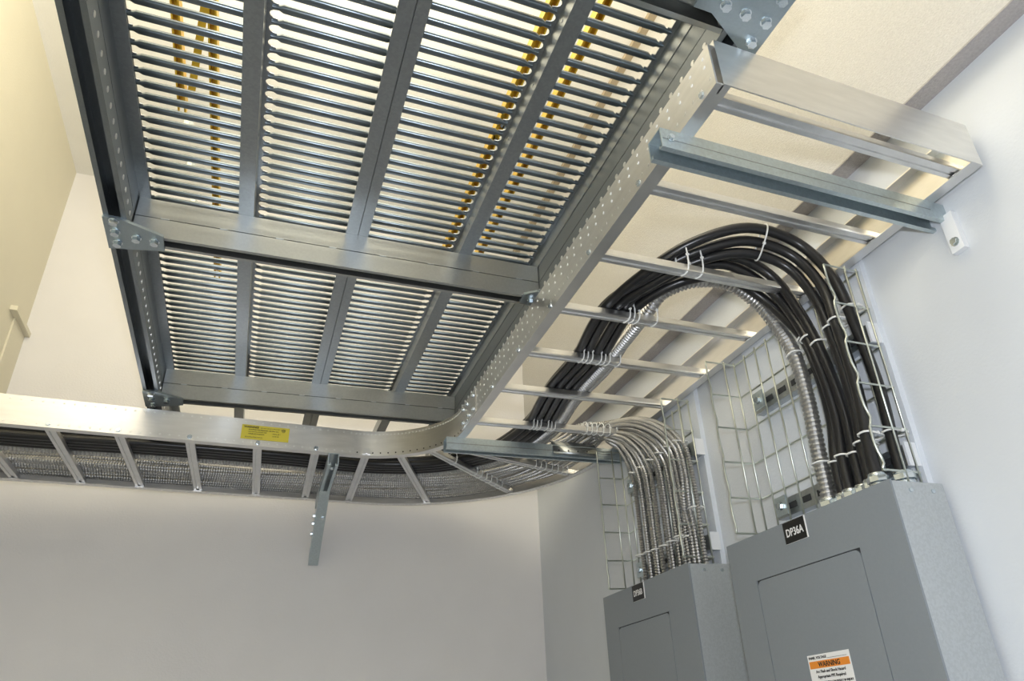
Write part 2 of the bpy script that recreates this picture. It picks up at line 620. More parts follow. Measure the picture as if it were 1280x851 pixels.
def dots(path, u_out, rows, step, r=0.003, h=0.0012, flip=1):
    """small raised discs along the outer face of a rail"""
    mb = MB()
    for rz in rows:
        acc = step * 0.5
        for a, b in zip(path, path[1:]):
            a, b = Vector(a), Vector(b)
            L = (b - a).length
            t = (b - a).normalized()
            nn = Vector((-t.y, t.x)) * flip
            while acc < L:
                p = a + t * acc + nn * u_out
                mb.prism((p.x, p.y, rz), (-nn.x if u_out <= 0 else nn.x, -nn.y if u_out <= 0 else nn.y, 0), r, h, 6)
                acc += step
            acc -= L
    return mb


def rung(parent, p, q, w=0.026):
    p, q = Vector((*p, ZT + 0.004)), Vector((*q, ZT + 0.004))
    mb = MB()
    side = (q - p).cross(Vector((0, 0, 1))).normalized()
    up = Vector((0, 0, 1))
    sec = [(-w / 2, 0), (-w / 6, 0), (-w / 8, 0.003), (w / 8, 0.003), (w / 6, 0), (w / 2, 0), (w / 2, 0.004), (w / 2 - 0.004, 0.02),
           (-w / 2 + 0.004, 0.02), (-w / 2, 0.004)]
    mb.extrude([p + side * a + up * b for a, b in sec], q - p)
    return mb.build('rung', 'alu_rung', parent)


def bolt_at(parent, p, axis, r=0.006, h=0.005, washer=True):
    mb = MB()
    if washer:
        mb.prism(p, axis, r * 1.35, 0.0012, 10)
    mb.prism(Vector(p) + Vector(axis) * 0.001, axis, r, h, 6)
    return mb.build('bolt', 'bolt', parent)


# straight run along the right wall
lad = thing('cable_ladder', (0.86, 1.3, ZT), 'aluminium cable ladder running along the right wall, closed by a plate at its near end', 'cable ladder', 'cable ladder sections')
pin = [(XI, 0.607), (XI, CI[1])]
r_in = sweep(pin, RAIL, -1).build('side_rail', 'alu', lad)
d = dots(pin, 0.0, (ZT + 0.054, ZT + 0.073), 0.0381, 0.0032, 0.0010, -1).build('rivet_hole_dots', 'rivet', r_in)  # pale discs stand in for light coming through the web holes
d['kind'] = 'stuff'
d = dots(pin, 0.0, (ZT + 0.022,), 0.0254, 0.0034, 0.001, -1).build('rivet_hole_dots', 'alu', r_in)
d['kind'] = 'stuff'
pout = [(XO, 0.607), (XO, CO[1])]
r_out = sweep(pout, RAIL, 1).build('side_rail', 'alu', lad)
d = dots([(XO - 0.0030, 0.62), (XO - 0.0030, 2.2)], 0.0001, (ZT + 0.014,), 0.0508, 0.0028, 0.0015, 1).build('rivet_hole_dots', 'galv_dark', r_out)
d['kind'] = 'stuff'
for y in (0.645, 0.863, 1.088, 1.310, 1.537, 1.766, 2.02):
    rung(lad, (XI + 0.003, y), (XO - 0.003, y))
    bolt_at(lad, (XI, y, ZT + 0.012), (-1, 0, 0), 0.005, 0.003)
mb = MB()
mb.box(XI + 0.012, XO + 0.002, 0.6045, 0.607, ZT + 0.0, ZT + 0.1)
mb.box(XI + 0.012, XI + 0.0145, 0.607, 0.625, ZT + 0.0, ZT + 0.1)
mb.box(XO - 0.0005, XO + 0.002, 0.607, 0.640, ZT + 0.0, ZT + 0.1)
mb.build('end_plate', 'alu', lad)

# elbow into the corner
elb = thing('cable_ladder_elbow', (0.7, 2.5, ZT), 'curved aluminium cable ladder elbow turning from the right wall to the back wall', 'cable ladder', 'cable ladder sections')
e_in = sweep(arc_i, RAIL, -1).build('side_rail', 'alu', elb)
d = dots(arc_i, -0.0, (ZT + 0.077,), 0.0127, 0.0030, 0.001, -1).build('rivet_hole_dots', 'rivet', e_in)
d['kind'] = 'stuff'
d = dots(arc_i, -0.0, (ZT + 0.010,), 0.0254, 0.0026, 0.001, -1).build('rivet_hole_dots', 'gap', e_in)
d['kind'] = 'stuff'
e_out = sweep(arc_o, RAIL, 1).build('side_rail', 'alu', elb)
mb = MB()
for k in range(66):
    a = math.radians(2 + k * 1.42)
    p = (CO[0] + (RO - 0.014) * math.cos(a), CO[1] + (RO - 0.014) * math.sin(a))
    mb.prism((p[0], p[1], ZT), (0, 0, -1), 0.0035, 0.0012, 6)
mb.build('rivet_hole_dots', 'rivet', e_out)['kind'] = 'stuff'
for p, q in (((0.540, 2.245), (1.113, 2.455)), ((0.500, 2.285), (0.945, 2.722)), ((0.415, 2.345), (0.640, 2.905)), ((0.309, 2.36), (0.323, 2.92))):
    rung(elb, p, q)
# splice plate and bolts where the straight run meets the elbow
mb = MB()
mb.box(XI - 0.003, XI, 1.93, 2.085, ZT + 0.006, ZT + HR - 0.006)
spl = mb.build('splice_plate', 'alu', elb)
for y, z in ((1.95, 0.02), (1.95, 0.066), (2.0, 0.02), (2.02, 0.066), (2.065, 0.02), (2.065, 0.066)):
    bolt_at(elb, (XI - 0.003, y, ZT + z), (-1, 0, 0), 0.0055, 0.005)

# run along the back wall
bak = thing('cable_ladder', (-0.2, 2.55, ZT), 'aluminium cable ladder running along the back wall, with a yellow sticker on its side', 'cable ladder', 'cable ladder sections')
pa = arc_i[-1]
pb = (-0.915, pa[1] - 0.078 * (pa[0] + 0.915))
b_in = sweep([pa, pb], RAIL, -1).build('side_rail', 'alu', bak)
qa = arc_o[-1]
qb = (-0.915, qa[1] - 0.098 * (qa[0] + 0.915))
b_out = sweep([qa, qb], RAIL, 1).build('side_rail', 'alu', bak)


def yin(x):
    return pa[1] - 0.078 * (pa[0] - x)


def yout(x):
    return qa[1] - 0.098 * (qa[0] - x)


d = dots([pa, pb], -0.0, (ZT + 0.011, ZT + 0.078), 0.0254, 0.0032, 0.001, -1).build('rivet_hole_dots', 'rivet', b_in)
d['kind'] = 'stuff'
mb = MB()
for k in range(50):
    x = 0.36 - k * 0.0254
    mb.prism((x, yout(x) - 0.013, ZT), (0, 0, -1), 0.0035, 0.0012, 6)
mb.build('rivet_hole_dots', 'rivet', b_out)['kind'] = 'stuff'
dirb = Vector((pb[0] - pa[0], pb[1] - pa[1], 0)).normalized()
nb = Vector((dirb.y, -dirb.x, 0))
nb = -nb if nb.y > 0 else nb
for x, x2 in ((0.147, 0.158), (-0.030, -0.018), (-0.222, -0.213), (-0.409, -0.396), (-0.579, -0.569), (-0.765, -0.755)):
    rung(bak, (x, yin(x) + 0.004), (x2, yout(x2) - 0.004))
    bolt_at(bak, (x, yin(x), ZT + 0.011), nb, 0.0055, 0.003)
# printed sticker
sx0, sx1 = -0.082, 0.060
ex = Vector((sx1 - sx0, yin(sx1) - yin(sx0), 0)).normalized()
o0 = Vector((sx0, yin(sx0), ZT + 0.021)) + nb * 0.0008
mb = MB()
mb.extrude([o0, o0 + ex * (sx1 - sx0), o0 + ex * (sx1 - sx0) + Vector((0, 0, 0.048)), o0 + Vector((0, 0, 0.048))], nb * 0.0006)
stk = mb.build('sticker', 'label_yellow', bak)
tag(stk, 'yellow printed warning sticker')
fr = o0 + nb * 0.0009
zz = Vector((0, 0, 1))
for body, u, v, s, bd in (('WARNING!', 0.006, 0.038, 0.0085, 0.0003), ('DO NOT USE AS A WALKWAY, LADDER', 0.055, 0.0385, 0.0042, 0),
                          ('OR SUPPORT FOR PERSONNEL. USE ONLY AS A', 0.020, 0.031, 0.0042, 0.0001),
                          ('MECHANICAL SUPPORT FOR', 0.020, 0.024, 0.0042, 0), ('CABLES AND RACEWAYS', 0.020, 0.017, 0.0042, 0.0001),
                          ('NEMA VE 1', 0.092, 0.022, 0.005, 0), ('CLASS 12A', 0.092, 0.014, 0.0042, 0), ('SEE INSTALLATION MANUAL', 0.012, 0.006, 0.0040, 0)):
    text(body, stk, fr + ex * u + zz * v, s, 'ink', ex, zz, bold=bd)
cc = fr + ex * 0.124 + zz * 0.037
mb = MB()
mb.tube([cc + (ex * math.cos(a) + zz * math.sin(a)) * 0.0052 for a in [2 * math.pi * k / 16 for k in range(16)]], 0.0006, 4, closed=True)
mb.build('round_mark', 'ink', stk)
text('UL', stk, cc - ex * 0.003 - zz * 0.0022, 0.006, 'ink', ex, zz, bold=0.0002)

# ---------------------------------------------------------------- supports
st = thing('support_channel', (0.86, 0.745, ZT), 'zinc plated channel under the near end of the cable ladder, bolted to a wall plate', 'support channel', 'channels under the cable ladder')
mb = MB()
strut_x(mb, 0.527, XR - 0.001, 0.738, ZT - 0.041, 0.041)
ch = mb.build('channel', 'zinc', st)
mb = MB()
for k in range(6):
    mb.box(0.53 + k * 0.1, 0.63 + k * 0.1, 0.7170, 0.7176, ZT - 0.0225, ZT - 0.021)
mb.build('groove', 'galv_dark', ch)['kind'] = 'stuff'
mb = MB()
mb.box(1.160, XR, 0.700, 0.728, ZT - 0.115, ZT - 0.03)
wp = mb.build('wall_plate', 'rubber', st)
bolt_at(wp, (1.160, 0.714, ZT - 0.095), (-1, 0, 0), 0.007, 0.006)
bolt_at(st, (0.545, 0.7165, ZT - 0.02), (0, -1, 0), 0.005, 0.005)

st = thing('support_channel', (0.86, 2.155, ZT), 'zinc plated channel under the cable ladder elbow, above the smaller grey panel', 'support channel', 'channels under the cable ladder')
mb = MB()
strut_x(mb, 0.527, XR - 0.001, 2.158, ZT - 0.041, 0.041)
ch = mb.build('channel', 'zinc', st)
mb = MB()
for k in range(6):
    mb.box(0.53 + k * 0.1, 0.63 + k * 0.1, 2.1370, 2.1376, ZT - 0.0225, ZT - 0.020)
mb.build('groove', 'galv_dark', ch)['kind'] = 'stuff'

# curved drop-out plate over that channel
mb = MB()
arc = []
for k in range(9):
    a = math.radians(90 * k / 8)
    arc.append((2.118 + 0.055 * (1 - math.sin(a)) + 0.0, ZT + 0.028 - 0.066 * (1 - math.cos(a))))
arc = [(2.128 + 0.06 * (1 - math.sin(math.radians(90 * k / 8))), ZT + 0.028 - 0.066 * (1 - math.cos(math.radians(90 * k / 8)))) for k in range(9)]
vs, fs = [], []
for y, z in arc:
    for dx, dz in ((0, 0), (1, 0)):
        vs.append((0.895 + dx * 0.165, y, z))
nv = len(vs)
vs += [(x, y + 0.0015, z + 0.0015) for x, y, z in vs]
for i in range(len(arc) - 1):
    a = 2 * i
    fs += [(a, a + 1, a + 3, a + 2), (nv + a + 2, nv + a + 3, nv + a + 1, nv + a), (a, a + 2, nv + a + 2, nv + a), (a + 1, nv + a + 1, nv + a + 3, a + 3)]
fs += [(0, nv, nv + 1, 1), (nv - 2, nv - 1, 2 * nv - 1, 2 * nv - 2)]
mb.add(vs, fs, True)
do = thing('drop_out_plate', (0.98, 2.13, ZT), 'curved perforated metal drop-out plate hung over the channel under the armoured cables', 'cable drop-out')
mb.build('curved_sheet', 'galv', do)
mb = MB()
for k in range(4):
    mb.prism((0.915 + k * 0.035, 2.1285, ZT - 0.022), (0, -1, 0), 0.003, 0.0008, 8)
mb.build('holes', 'gap', do)['kind'] = 'stuff'

# cantilever bracket to the back wall
br = thing('wall_bracket', (0.21, 3.02, 0.66), 'tapered galvanised strut bracket reaching from the back wall to the cable ladder', 'wall bracket')
p0, p1, p2 = Vector((0.204, 2.35, ZT - 0.004)), Vector((0.2085, 2.66, ZT - 0.006)), Vector((0.2185, 3.018, 0.665))
mb = MB()
mb.extrude([p0 + Vector((a, 0, -0.041 + b)) for a, b in strut_section(0.041, w=0.034)], p1 + Vector((0.004, 0.2, 0)) - p0)
mb.build('arm', 'zinc', br)
mb = MB()
dd = (p2 - p1).normalized()
sd = Vector((1, 0, 0))
un = dd.cross(sd).normalized()
un = -un if un.z > 0 else un
w = 0.018
mb.extrude([p1 + sd * a + un * b for a, b in ((-w, 0), (-w, 0.042), (w, 0.042), (w, 0), (w - 0.003, 0), (w - 0.003, 0.039), (-w + 0.003, 0.039), (-w + 0.003, 0))], p2 - p1)
mb.build('brace', 'zinc', br)
for k, (f, dz) in enumerate(((0.38, 0.0), (0.48, 0.0), (0.62, 0.0))):
    c = p1 + (p2 - p1) * f + un * 0.02 - sd * w
    bolt_at(br, c, (-1, 0, 0), 0.007, 0.007)
bolt_at(br, p1 + (p2 - p1) * 0.34 + un * 0.042 + sd * 0.008, un, 0.006, 0.004)
bolt_at(br, p0 + Vector((0, 0.03, -0.041)), (0, 0, -1), 0.006, 0.004)

# ---------------------------------------------------------------- panels
XP = 1.028


def panel(y0, y1, zt, lab, tagtext, ty, door, warn, hubs):
    p = thing('electrical_panel', (XP + 0.07, (y0 + y1) / 2, -0.75), lab, 'electrical panel', 'grey electrical panels')
    zb = -0.85
    MB().box(XP + 0.003, 1.159, y0 + 0.002, y1 - 0.002, zb, zt - 0.002).build('box', 'galv_box', p)
    # front trim with the door opening recessed all round
    dy0, dy1, dzt = door
    mb = MB()
    g = 0.0022
    x0, x1 = XP - 0.0015, XP + 0.003
    mb.box(x0, x1, y0, dy0 - g, zb, zt)
    mb.box(x0, x1, dy1 + g, y1, zb, zt)
    mb.box(x0, x1, dy0 - g, dy1 + g, dzt + g, zt)
    c = mb.build('cover', 'grey', p)
    MB().box(x1 - 0.002, x1 - 0.001, dy0 - g, dy1 + g, zb, dzt + g).build('door_gap', 'gap', c)
    r = 0.014
    prof = [(dy0, zb), (dy1, zb)]
    prof += [(dy1 - r + r * math.cos(math.radians(a)), dzt - r + r * math.sin(math.radians(a))) for a in (0, 22, 45, 67, 90)]
    prof += [(dy0 + r + r * math.cos(math.radians(a)), dzt - r + r * math.sin(math.radians(a))) for a in (90, 112, 135, 157, 180)]
    mb = MB()
    mb.extrude([(x0 - 0.0002, y, z) for y, z in prof], (x1 - x0 - 0.0005, 0, 0))
    dr = mb.build('door', 'grey', p)
    # engraved nameplate
    w, h = 0.068, 0.0445
    MB().box(XP - 0.0035, x0, ty - 0.0022, ty + w, zt - h - 0.0015, zt - 0.0012).build('nameplate_edge', 'white', p)
    n = MB().box(XP - 0.0042, XP - 0.0030, ty, ty + w, zt - h - 0.0012, zt - 0.0018).build('nameplate', 'plate_black', p)
    tag(n, 'black engraved nameplate reading ' + tagtext)
    text(tagtext, n, (XP - 0.0044, ty + w / 2, zt - 0.0325), 0.0225, 'white', (0, -1, 0), (0, 0, 1), align='CENTER', bold=0.0003, sx=0.83)
    # side screws
    for dx in (0.045, 0.10):
        MB().prism((XP + dx, y0 + 0.002, zt - 0.018), (0, -1, 0), 0.0042, 0.003, 10).build('screw', 'bolt', p)
    for hx, hy, hr in hubs:
        mb = MB()
        mb.prism((hx, hy, zt - 0.002), (0, 0, 1), hr * 1.25, 0.012, 14, True)
        mb.prism((hx, hy, zt + 0.010), (0, 0, 1), hr * 1.42, 0.010, 8)
        mb.prism((hx, hy, zt + 0.020), (0, 0, 1), hr * 1.18, 0.007, 14, True)
        mb.build('conduit_fitting', 'bolt', p)
    if warn:
        wy, wz = warn
        W = 0.117
        l = MB().box(x0 - 0.0008, x0 - 0.0002, wy, wy + W, wz - 0.085, wz).build('warning_label', 'white', p)
        tag(l, 'white and orange printed warning label')
        MB().box(x0 - 0.0011, x0 - 0.0008, wy + 0.003, wy + W - 0.003, wz - 0.0245, wz - 0.0115).build('orange_band', 'orange', l)
        E1, E2 = (0, -1, 0), (0, 0, 1)
        xs = x0 - 0.0012
        text('WARNING', l, (xs, wy + W / 2, wz - 0.0222), 0.0125, 'ink', E1, E2, align='CENTER', bold=0.0003)
        text('PANEL VOLTAGE ________________', l, (xs, wy + W - 0.004, wz - 0.0078), 0.0066, 'ink', E1, E2, bold=0.0001)
        for body, v, s in (('Arc Flash and Shock Hazard', 0.0325, 0.0072), ('Appropriate PPE Required', 0.0415, 0.0072),
                           ('FAILURE TO COMPLY CAN RESULT IN INJURY', 0.051, 0.0054), ('OR LOSS OF LIFE', 0.058, 0.0054)):
            text(body, l, (xs, wy + W / 2, wz - v), s, 'ink', E1, E2, align='CENTER', bold=0.0001)
    return p


EA = [(1.110, 0.918), (1.068, 0.958), (1.075, 0.992), (1.083, 1.024), (1.078, 1.052), (1.085, 1.080)]
panel(0.918 - 0.012, 1.426, 0.348, 'larger, nearer grey electrical panel with the black nameplate DP36A and a warning label', 'DP36A', 1.1435,
      (1.018, 1.334, 0.250), (1.105, 0.0875), [(1.10, 0.938, 0.017), (1.055, 0.957, 0.0145)] + [(x, y, 0.0145) for x, y in EA[2:]] + [(1.08, 1.118, 0.018)])
mcy = [1.955, 1.940, 1.903, 1.888, 1.862, 1.846, 1.812, 1.797, 1.768, 1.752, 1.725, 1.712, 1.692, 1.675, 1.660, 1.648, 1.628, 1.612]
panel(1.632 - 0.03, 2.118, 0.349, 'smaller, farther grey electrical panel with the black nameplate DP36B', 'DP36B', 1.8475,
      (1.730, 2.028, 0.247), None, [])

# ---------------------------------------------------------------- wire baskets on the wall
ROWS = [0.822, 0.728, 0.637, 0.546, 0.456, 0.370]
WR = 0.0024


def basket(y0, y1, rows, lab, wave):
    """y0 near flange, y1 far flange; base at x=1.12, flanges reach to x=1.03"""
    XB, XF = 1.122, 1.032
    t = thing('wire_basket', (XB, (y0 + y1) / 2, 0.35), lab, 'wire basket', 'wire cable baskets above the panels')
    zt, zb = rows[0] + 0.006, rows[-1] - 0.02
    n = int(round((y1 - y0) / 0.0455))
    for k in range(n + 1):
        y = y0 + (y1 - y0) * k / n
        if 0 < k < n:
            MB().tube([(XB, y, zb), (XB, y, zt)], WR, 6).build('long_wire', 'wire', t)
    for y in (y0, y1):
        for x in (XB, (XB + XF) / 2 + 0.012):
            MB().tube([(x, y, zb), (x, y, zt)], WR, 6).build('long_wire', 'wire', t)
        pts = []
        zr = rows
        for a, b in zip(zr, zr[1:]):
            pts += [(XF, y, a), (XF + 0.0, y, a + (b - a) * 0.5), (XF + wave * (1.0 if y == y0 else 0.4), y, a + (b - a) * 0.85)]
        pts += [(XF, y, zr[-1])]
        MB().tube(spline(pts, 0.012), WR * 1.15, 6).build('edge_wire', 'wire', t)
    for z in rows:
        MB().tube([(XF, y0, z), (XB + 0.004, y0, z), (XB + 0.004, y1, z), (XF, y1, z)], WR, 6, smooth=False).build('cross_wire', 'wire', t)
    return t


basket(0.920, 1.386, ROWS, 'galvanised wire basket on the wall above the larger grey panel, around the black cables', 0.008)
basket(1.628, 2.079, ROWS, 'galvanised wire basket on the wall above the smaller grey panel, around the armoured cables', 0.002)

for (y0, y1, rows, who) in ((0.945, 1.352, (0.685, 0.415), 'larger grey panel'), (1.640, 2.06, (0.685, 0.415), 'smaller grey panel')):
    for j, z in enumerate(rows):
        where = 'upper' if j == 0 else 'lower'
        s = thing('wall_strut', (1.15, (y0 + y1) / 2, z), '%s slotted strut behind the wire basket above the %s' % (where, who), 'wall strut', 'wall struts behind the wire baskets')
        mb = MB()
        mb.extrude([(1.159 - b * 0.62, y0, z + a) for a, b in strut_section(0.041)], (0, y1 - y0, 0))
        ch = mb.build('channel', 'galv', s)
        mb = MB()
        for k in range(8):
            yy = y0 + 0.03 + k * 0.05
            mb.box(1.1325, 1.1335, yy, yy + 0.028, z - 0.007, z + 0.007)
        mb.build('slots', 'gap', ch)['kind'] = 'stuff'
        MB().box(1.130, 1.159, y0 - 0.006, y0 - 0.0005, z - 0.024, z + 0.024).build('end_cap', 'rubber', s)
        for yy in (y1 - 0.045, y0 + 0.06):
            wsh = MB().box(1.112, 1.1155, yy - 0.02, yy + 0.02, z - 0.022, z + 0.022).build('square_washer', 'zinc', s)
            mb = MB()
            mb.prism((1.112, yy, z), (-1, 0, 0), 0.0105, 0.0015, 14)
            mb.prism((1.1105, yy, z), (-1, 0, 0), 0.0085, 0.006, 6)
            mb.build('bolt', 'bolt', wsh)

# ---------------------------------------------------------------- cables
ZR = ZT + 0.024                   # top of the rungs
RB = 0.0122
G1 = 'black power cables from the ladder into the larger panel'
ords = ['first', 'second', 'third', 'fourth', 'fifth', 'sixth']
# lateral offset from the bundle centre (inside of the bend positive), height layer
center = [(-0.902, 2.497), (-0.62, 2.515), (-0.32, 2.520), (0.05, 2.545), (0.35, 2.580), (0.52, 2.555), (0.63, 2.50), (0.745, 2.385), (0.800, 2.20),
          (0.812, 2.03), (0.785, 1.80), (0.782, 1.575), (0.750, 1.33)]
endxy = EA


def offset_path(pts, off):
    out = []
    for i, p in enumerate(pts):
        a, b = Vector(pts[max(i - 1, 0)]), Vector(pts[min(i + 1, len(pts) - 1)])
        t = (b - a).normalized()
        out.append((p[0] - t.y * off, p[1] + t.x * off))
    return out


def tray_y(y):
    return ZR + RB


# outer three pass over the third rung, inner three stay behind it
lat = [-0.0375, -0.025, -0.0125, 0.0125, 0.025, 0.0375]
up6 = [0, 1, 0, 0, 1, 0]
arches = [
    [(0.745, 1.165, .905), (0.820, 1.062, .935), (0.930, 1.002, .955), (1.045, 0.985, .925), (1.092, 0.960, .83), (1.100, 0.945, .70), (1.105, 0.936, .54)],
    [(0.755, 1.175, .900), (0.835, 1.085, .925), (0.940, 1.028, .940), (1.040, 1.006, .905), (1.080, 0.985, .82), (1.078, 0.972, .70), (1.070, 0.960, .54)],
    [(0.780, 1.190, .900), (0.850, 1.100, .915), (0.940, 1.050, .922), (1.035, 1.028, .890), (1.078, 1.010, .80), (1.085, 0.998, .69), (1.085, 0.992, .54)],
    [(0.780, 1.210, .915), (0.845, 1.135, .935), (0.945, 1.097, .946), (1.040, 1.088, .905), (1.080, 1.068, .80), (1.090, 1.044, .68), (1.090, 1.026, .54)],
    [(0.795, 1.235, .915), (0.855, 1.163, .932), (0.945, 1.122, .938), (1.040, 1.112, .890), (1.078, 1.090, .80), (1.085, 1.064, .70), (1.085, 1.046, .54)],
    [(0.808, 1.255, .905), (0.866, 1.190, .920), (0.950, 1.150, .922), (1.042, 1.138, .875), (1.088, 1.110, .79), (1.096, 1.084, .72), (1.092, 1.066, .54)],
]
wheres = ['black power cable nearest the camera where it enters the larger panel', 'black power cable second from the near side at the larger panel',
          'black power cable third from the near side at the larger panel', 'black power cable fourth from the near side at the larger panel',
          'black power cable fifth from the near side at the larger panel', 'black power cable beside the silver flexible conduit at the larger panel']
BLACK = []
for i in range(6):
    op = offset_path(center, lat[i])
    zl = ZR + RB + 0.021 * up6[i]
    pts = [(x, y, zl) for x, y in op] + arches[i]
    ex_, ey_ = endxy[i]
    if i == 0:
        ex_, ey_ = 1.10, 0.938
    if i == 1:
        ex_, ey_ = 1.055, 0.957
    pts += [(ex_, ey_, 0.43), (ex_, ey_, 0.345)]
    path = spline(pts, 0.018)
    BLACK.append(path)
    o = MB().tube(path, RB, 10).build('power_cable', 'black', origin=path[0])
    tag(o, wheres[i], 'power cable', G1)

# flexible metal conduit: a ribbed tube


def ribbed(path_pts, r, pitch, amp, n):
    p = spline(path_pts, pitch / 3)
    rad = [r + (-1.5 * amp if k % 3 == 2 else amp * 0.8) for k in range(len(p))]
    return MB().tube(p, rad, n, smooth=False), p


op = offset_path(center, 0.068)
pts = [(x, y, ZR + 0.016) for x, y in op if y > 1.34 or x < 0.5] + [
    (0.838, 1.335, .905), (0.848, 1.262, .925), (0.900, 1.208, .935), (0.985, 1.182, .930), (1.058, 1.172, .880), (1.085, 1.150, .80), (1.086, 1.122, .72),
    (1.084, 1.112, .60), (1.082, 1.116, .48), (1.08, 1.118, .345)]
mb, CON = ribbed(pts, 0.0155, 0.0105, 0.0018, 16)
tag(mb.build('flexible_conduit', 'conduit', origin=CON[0]), 'thick ribbed silver flexible conduit arching beside the black cables into the larger panel', 'flexible conduit')

# armoured cables to the smaller panel
cm = [(-0.905, 2.745), (-0.79, 2.755), (-0.335, 2.785), (0.05, 2.805), (0.38, 2.800), (0.63, 2.765), (0.80, 2.690), (0.90, 2.580), (0.965, 2.45), (1.012, 2.27), (1.030, 2.12)]
wid = [0.09, 0.09, 0.092, 0.095, 0.125, 0.125, 0.115, 0.11, 0.10, 0.085, 0.068]
NMC = 18
MC = []
G2 = 'armoured cables from the ladder into the smaller panel'
for i in range(NMC):
    f = 1 - 2 * (i % 9) / 8.0          # spread across the tray
    layer = i // 9
    if layer:
        f = f * 0.9 - 0.04
    seg = []
    for (c, w_) in zip(cm, wid):
        seg.append(w_ * f)
    op = []
    for k, p in enumerate(cm):
        a, b = Vector(cm[max(k - 1, 0)]), Vector(cm[min(k + 1, len(cm) - 1)])
        tt = (b - a).normalized()
        jit = 0.005 * math.sin(1.7 * k + 2.3 * i)
        op.append((p[0] - tt.y * (seg[k] + jit), p[1] + tt.x * (seg[k] + jit), ZR + 0.008 + layer * 0.014 + 0.003 * math.sin(2.1 * k + i)))
    # rank in the drop: those on the wall side of the tray drop first (far side of the panel)
    rank = (8 - (i % 9)) * 2 + layer
    rank = 17 - rank
    yi = mcy[rank]
    s = rank / 17.0                     # 0 far, 1 near
    xt = op[-1][0]
    yc = 2.045 - 0.105 * s
    xd = 1.088 + 0.010 * math.sin(5.1 * i)
    yk = 2.085 - 0.055 * s            # where it reaches the wall plane
    zk = 0.862 + 0.056 * s
    arch = [(xt + 0.010 + 0.005 * (1 - s), 2.100, ZR + 0.010 + layer * 0.012 + 0.014 * s) if s > 0.5 else (xt + 0.02, 2.115, ZR + 0.006 + layer * 0.006)]
    arch += [(xd - 0.010, yk + 0.010 * s, zk)]
    arch += [(xd, yi + (yk - yi) * a, zk - (zk - 0.66) * b) for a, b in ((0.62, 0.21), (0.39, 0.40), (0.21, 0.60), (0.10, 0.78), (0.03, 0.94), (0.0, 1.25))]
    zig = 0.012 if rank >= 12 else 0.0
    low = [(xd, yi + zig * math.sin(i * 2.0), 0.50), (xd, yi, 0.44), (xd, yi, 0.34)]
    mb, pth = ribbed(op + arch + low, 0.0062, 0.0080, 0.0012, 8)
    MC.append((rank, pth))
    o = mb.build('armoured_cable', 'armor', origin=pth[0])
    pos = 'farthest' if rank == 0 else ('nearest' if rank == 17 else '%d%s from the far side' % (rank + 1, {1: 'nd', 2: 'rd'}.get(rank, 'th')))
    tag(o, 'thin ribbed armoured cable entering the smaller panel, %s' % pos, 'armoured cable', G2)

# a loose thin conduit lying next to the black cables on the back run
mb, lp = ribbed([(-0.905, 2.595, ZR + .008), (-0.6, 2.60, ZR + .008), (-0.2, 2.615, ZR + .008), (0.12, 2.64, ZR + .008), (0.40, 2.662, ZR + .008), (0.60, 2.62, ZR + .008),
                 (0.75, 2.52, ZR + .008), (0.86, 2.35, ZR + .008), (0.90, 2.1, ZR + .008), (0.872, 1.85, ZR + .008), (0.868, 1.6, ZR + .008), (0.85, 1.40, ZR + .03)], 0.0062, 0.0080, 0.0012, 8)
tag(mb.build('armoured_cable', 'armor', origin=lp[0]), 'single thin armoured cable lying next to the black cables on the back ladder', 'armoured cable', G2)

# ---------------------------------------------------------------- cable ties


def nearest(path, key):
    return min(range(len(path)), key=lambda k: key(path[k]))


def tie_loop(c, tdir, ru, rv, up=(0, 0, 1), r=0.0018, tail=True):
    """nylon loop around c in the plane across tdir, half sizes ru sideways and rv along up"""
    c, t = Vector(c), Vector(tdir).normalized()
    up = Vector(up)
    sd = t.cross(up).normalized()
    uu = sd.cross(t).normalized()
    mb = MB()
    n = 16
    pts = []
    for k in range(n):
        a = 2 * math.pi * k / n
        ca, sa = math.cos(a), math.sin(a)
        pts.append(c + sd * (ru * math.copysign(abs(ca) ** 0.7, ca)) + uu * (rv * math.copysign(abs(sa) ** 0.7, sa)))
    mb.tube(pts, r, 5, closed=True)
    if tail:
        h = c + sd * ru
        mb.bar(h - t * 0.003, h + t * 0.003, 0.005, 0.005, uu)
    return mb


def add_tie(mb, c, label, group):
    o = mb.build('cable_tie', 'nylon', origin=c)
    tag(o, label, 'cable tie', group)
    return o


def ordinal(k):
    return ('first', 'second', 'third', 'fourth', 'fifth', 'sixth', 'seventh', 'eighth')[k]


# ties that lash black cables to the rungs: loops around rung and cable
for y, name, idx in ((1.088, 'third rung from the near end', (0, 1)), (1.310, 'fourth rung from the near end', (3, 4, 5, 6)),
                     (1.537, 'fifth rung from the near end', (0, 1, 2, 3, 4, 5, 6)), (2.02, 'seventh rung from the near end', (0, 1, 2, 3, 4, 5))):
    for k, i in enumerate(idx):
        path = BLACK[i] if i < 6 else CON
        j = nearest(path, lambda p: abs(p.y - y) + (10 if p.z < 0.86 else 0) + (10 if p.x < 0.55 else 0))
        p = path[j]
        top = p.z + RB + 0.003
        bot = ZT + 0.001
        c = (p.x + 0.002, y, (top + bot) / 2)
        mb = tie_loop(c, (1, 0.25, 0), 0.018, (top - bot) / 2, r=0.0020)
        add_tie(mb, c, 'white tie around black cables on the %s, %s from left' % (name, ordinal(k)), 'white cable ties on the ladder rungs')
